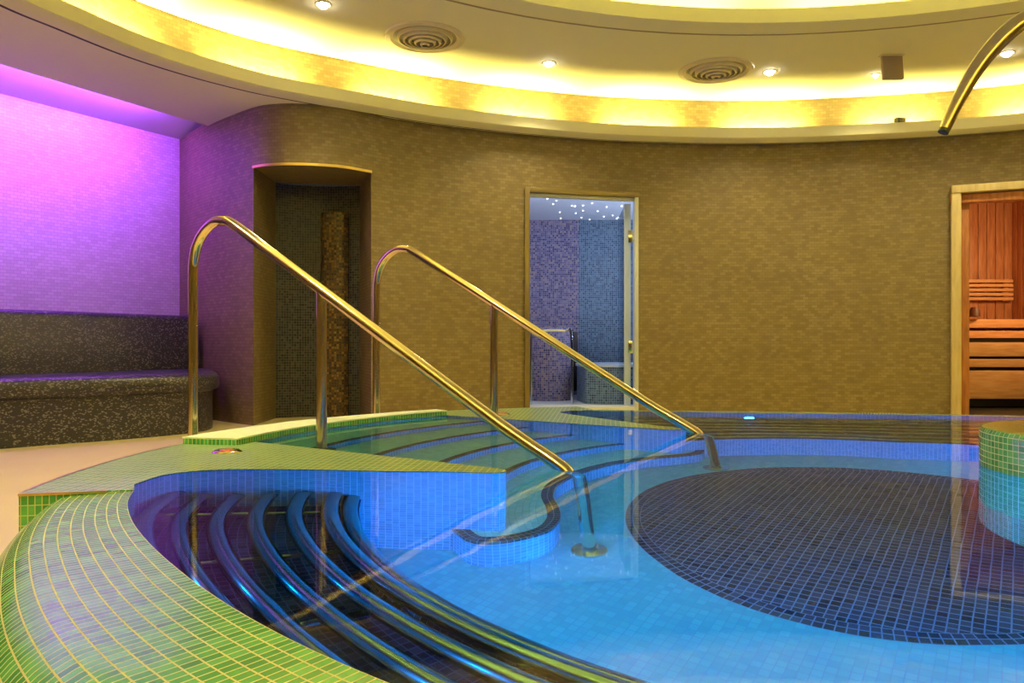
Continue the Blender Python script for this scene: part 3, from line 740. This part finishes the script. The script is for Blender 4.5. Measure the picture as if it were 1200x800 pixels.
ulw(312, 1.655, -.5, P_BASIN*1.1, tilt=.08)
ulw(340, 1.59, -.5, P_BASIN*1.1, tilt=.08)
area('underwater_lamp', (2.30, 3.36, -.55), .06, .06, P_BASIN*.3, BLUE, direction=(-1, .12, -.1), shape='DISK')

# ------------------------------------------------------------------ pedestal and spout
PC = Vector((1.945, 2.43)); PR = .40
e = empty('pedestal', (PC.x, PC.y, POOLZ), 'round green mosaic pedestal rising out of the pool at the right', 'pedestal')
bm = bmesh.new(); lathe(bm, (PC.x, PC.y, 0), [(PR, POOLZ), (PR, -.3), (PR, .115), (PR-.008, .128)], 72)
bmesh.ops.recalc_face_normals(bm, faces=bm.faces); link('body', bm, M_ped, e)
bm = bmesh.new(); lathe(bm, (PC.x, PC.y, 0), [(PR-.008, .127), (PR-.02, .131)]+[(PR-.02-.036*i, .131) for i in range(1, 10)]+[(0, .131)], 72); 
for f in bm.faces:
    if f.normal.z < 0: f.normal_flip()
bmesh.ops.recalc_face_normals(bm, faces=bm.faces); link('top', bm, M_pedtop, e)
sp = empty('water_spout', (PC.x, PC.y, .131), 'curved brass coloured swan neck water pipe arching over the pedestal', 'water spout')
pts = catmull([Vector(p) for p in [(1.985, 2.44, .131), (1.985, 2.44, .6), (1.985, 2.43, 1.08), (1.95, 2.42, 1.28), (1.84, 2.41, 1.42), (1.70, 2.40, 1.452), (1.58, 2.40, 1.405), (1.475, 2.40, 1.30), (1.40, 2.40, 1.18), (1.352, 2.40, 1.078)]], 8)
npt = len(pts)
bm = bmesh.new(); tube(bm, pts, lambda i:   .028 if i < npt-22 else .028-.012*(i-npt+22)/22, 16); link('pipe', bm, M_steel, sp)
bm = bmesh.new(); t = (pts[-1]-pts[-2]).normalized(); tube(bm, [pts[-1]-t*.004, pts[-1]+t*.012], .016, 14); link('nozzle', bm, M_black2, sp)
bm = bmesh.new(); lathe(bm, (1.99, 2.44, .131), [(0, .012), (.05, .012), (.055, 0)], 24); bmesh.ops.recalc_face_normals(bm, faces=bm.faces); link('flange', bm, M_steel, sp)

# ------------------------------------------------------------------ handrails
RD = Vector((.8325, -.554)); OFF = Vector((.676, 1.03))
def handrail(base, label):
    base = Vector(base); e = empty('handrail', (base.x, base.y, FLOOR), label, 'handrail', 'pool step handrails')
    P = lambda s, z: Vector((base.x+RD.x*s, base.y+RD.y*s, z))
    k = [P(0, FLOOR), P(0, .2), P(0, .6), P(0, .72), P(.005, .79), P(.03, .865), P(.085, .925), P(.16, .962), P(.235, .962), P(.31, .935)]
    slope = (.935-0.0)/(.31-1.98)
    k += [P(s, .935+slope*(s-.31)) for s in (.6, 1.0, 1.4, 1.75)]
    k += [P(1.96, .022), P(2.01, -.012), P(2.045, -.07), P(2.055, -.2), P(2.085, -.88)]
    bm = bmesh.new(); tube(bm, catmull(k, 6), .0225, 20); link('rail', bm, M_steel, e)
    s = .865; bm = bmesh.new(); tube(bm, [P(s, -.15), P(s, .3), P(s, .935+slope*(s-.31)-.005)], .0215, 18); link('post', bm, M_steel, e)
    for (s_, z_) in ((0, FLOOR), (2.085, POOLZ), (.865, -.141)):
        q = P(s_, z_); bm = bmesh.new(); lathe(bm, (q.x, q.y, q.z), [(.024, .028), (.026, .012), (.058, .010), (.06, 0)], 28); bmesh.ops.recalc_face_normals(bm, faces=bm.faces); link('base_flange', bm, M_steel, e)
    return e
handrail((-1.492, 3.591), 'nearer polished metal handrail, in front, descending beside the green partition into the water')
handrail((-1.492+OFF.x, 3.591+OFF.y), 'farther polished metal handrail, smaller behind, passing in front of the steam room doorway')

# ------------------------------------------------------------------ deck fittings
def fitting(x, y, r, label):
    e = empty('deck_fitting', (x, y, DZ), label, 'pool fitting', 'round fittings in the pool deck')
    bm = bmesh.new(); lathe(bm, (x, y, DZ), [(r*.55, .008), (r*.8, .008), (r, .001)], 28); bmesh.ops.recalc_face_normals(bm, faces=bm.faces); link('ring', bm, M_steel, e)
    bm = bmesh.new(); lathe(bm, (x, y, DZ), [(0, .010), (r*.4, .010), (r*.55, .004)], 24); bmesh.ops.recalc_face_normals(bm, faces=bm.faces); link('button', bm, M_red, e)
fitting(-1.07, 2.885, .055, 'round red and chrome fitting in the wet green deck by the kerb end')
fitting(-.06, 4.42, .05, 'small reddish round fitting on the far green deck before the steam room')

# ------------------------------------------------------------------ mosaic bench at the left
mb = empty('mosaic_bench', (-3, 5.3, FLOOR), 'long built-in bench of dark speckled mosaic under the purple lit wall', 'bench')
fr = catmull([Vector((-4.3, 3.4)), Vector((-3.08, 4.62)), Vector((-2.62, 5.03)), Vector((-2.34, 5.33)), Vector((-2.215, 5.58)), Vector((-2.23, 5.85)), Vector((-2.40, 6.25))], 8)
bkp = [Vector((-2.83, 6.74)), Vector((-3.07, 7.03)), Vector((-3.84, 5.76)), Vector((-4.87, 4.08))]
bm = bmesh.new()
nf = normals2(fr); 
nose = [(.05, FLOOR), (.05, .03), (.045, .06), (.01, .075), (-.0, .10), (-.0, .155), (.02, .185), (.06, .198), (.14, .20)]
rows = [[(p.x-n.x*o, p.y-n.y*o, z) for o, z in nose] for p, n in zip(fr, nf)]
grid(bm, rows, lambda a, b: (a*.1, b*.1)); 
inner_ = [p-n*.14 for p, n in zip(fr, nf)]
poly(bm, inner_+[Vector((-2.5, 6.4))]+bkp, [], .20)
bmesh.ops.recalc_face_normals(bm, faces=bm.faces)
link('seat', bm, M_pebble, mb, sharp=50)
bm = bmesh.new()
bfr = [Vector((-4.45, 3.50)), Vector((-3.42, 5.18)), Vector((-2.75, 6.42)), Vector((-2.68, 6.55))]
bprof = [(.02, .19), (.0, .60), (-.012, .63), (-.04, .645), (-.60, .65)]
rows = [[(p.x+n.x*o, p.y+n.y*o, z) for o, z in bprof] for p, n in zip(bfr, normals2(bfr))]
grid(bm, rows, lambda a, b: (a, b)); bmesh.ops.recalc_face_normals(bm, faces=bm.faces)
link('backrest', bm, M_pebble, mb, sharp=50)

# ------------------------------------------------------------------ ceiling fixtures
def downlight(x, y, label, r=.04, power=P_DOWN):
    e = empty('ceiling_downlight', (x, y, CEIL), label, 'downlight', 'small round ceiling downlights')
    bm = bmesh.new(); lathe(bm, (x, y, CEIL), [(r, -.002), (r+.006, -.006), (r+.014, -.004), (r+.016, 0)], 24); bmesh.ops.recalc_face_normals(bm, faces=bm.faces); link('bezel', bm, M_vent, e)
    bm = bmesh.new(); lathe(bm, (x, y, CEIL), [(0, -.032), (r*.4, -.028), (r*.7, -.018), (r*.9, -.006), (r, -.001)], 20); bmesh.ops.recalc_face_normals(bm, faces=bm.faces); link('lens', bm, M_lamp, e)
    spot('downlight_lamp', (x, y, CEIL-.065), power, WARM, 120, .8, .03)
downlight(-1.252, 5.093, 'round downlight at the left, up beside the air vent')
downlight(.295, 6.163, 'round downlight between the two air vents, left of centre')
downlight(2.132, 6.355, 'round downlight just right of the right air vent')
downlight(3.04, 6.42, 'small dim downlight beside the dark ceiling plate', .022, P_DOWN*.3)
downlight(3.832, 5.946, 'round downlight at the right beyond the swan neck pipe')
spot('room_downlight', (-2.3, 3.1, SOFF-.02), P_DOWN*1.3, WARM, 110, .8, .05)
for (x, y) in ((-1.9, 2.6), (-1.6, .5), (5.9, 4.2), (6.3, 1.5)):
    spot('room_downlight', (x, y, CEIL-.03), P_DOWN*1.2, WARM, 130, .8, .05)
def diffuser(x, y, R, label):
    e = empty('air_diffuser', (x, y, CEIL), label, 'air vent', 'round ceiling air vents')
    bm = bmesh.new(); lathe(bm, (x, y, CEIL), [(R, .0), (R*.98, -.012), (R*.86, -.018), (R*.80, -.006), (R*.78, .0)], 48); bmesh.ops.recalc_face_normals(bm, faces=bm.faces); link('outer_ring', bm, M_vent, e)
    bm = bmesh.new(); lathe(bm, (x, y, CEIL), [(R*.79, -.002), (0, -.0015)], 40); link('throat', bm, M_ventdark, e)
    for k, f in enumerate((.70, .56, .42, .28, .14)):
        bm = bmesh.new(); z = -.012-.010*k; lathe(bm, (x, y, CEIL), [(R*f, -.002), (R*(f-.01), z), (R*(f-.045), z-.012), (R*(f-.065), z-.010), (R*(f-.03), z+.006), (R*(f-.02), -.002)], 40); bmesh.ops.recalc_face_normals(bm, faces=bm.faces); link('cone_ring', bm, M_vent, e)
diffuser(-.64, 5.648, .295, 'left round air vent with concentric rings in the cream ceiling')
diffuser(1.681, 6.33, .305, 'right round air vent with concentric rings in the cream ceiling')
e = empty('ceiling_sign_plate', (2.96, 5.98, CEIL), 'small brownish rectangular plate hanging under the ceiling at the right', 'plate')
bm = bmesh.new(); box(bm, (2.96, 5.98, CEIL-.10), (.16, .03, .20), bev=.005, rot=Matrix.Rotation(math.radians(-8), 4, 'X')); link('panel', bm, simple('brown_plate', (.30, .22, .16), .5), e)
bm = bmesh.new(); box(bm, (2.96, 5.99, CEIL-.005), (.18, .06, .012), bev=.002); link('mount', bm, M_vent, e)
e = bmesh.new(); box(e, (3.42, 6.77, 2.375), (.09, .05, .05), rz=.3, bev=.01)
tagp(link('cornice_sensor', e, M_black2), 'tiny dark sensor sitting on the cornice near the pipe tip', 'sensor')
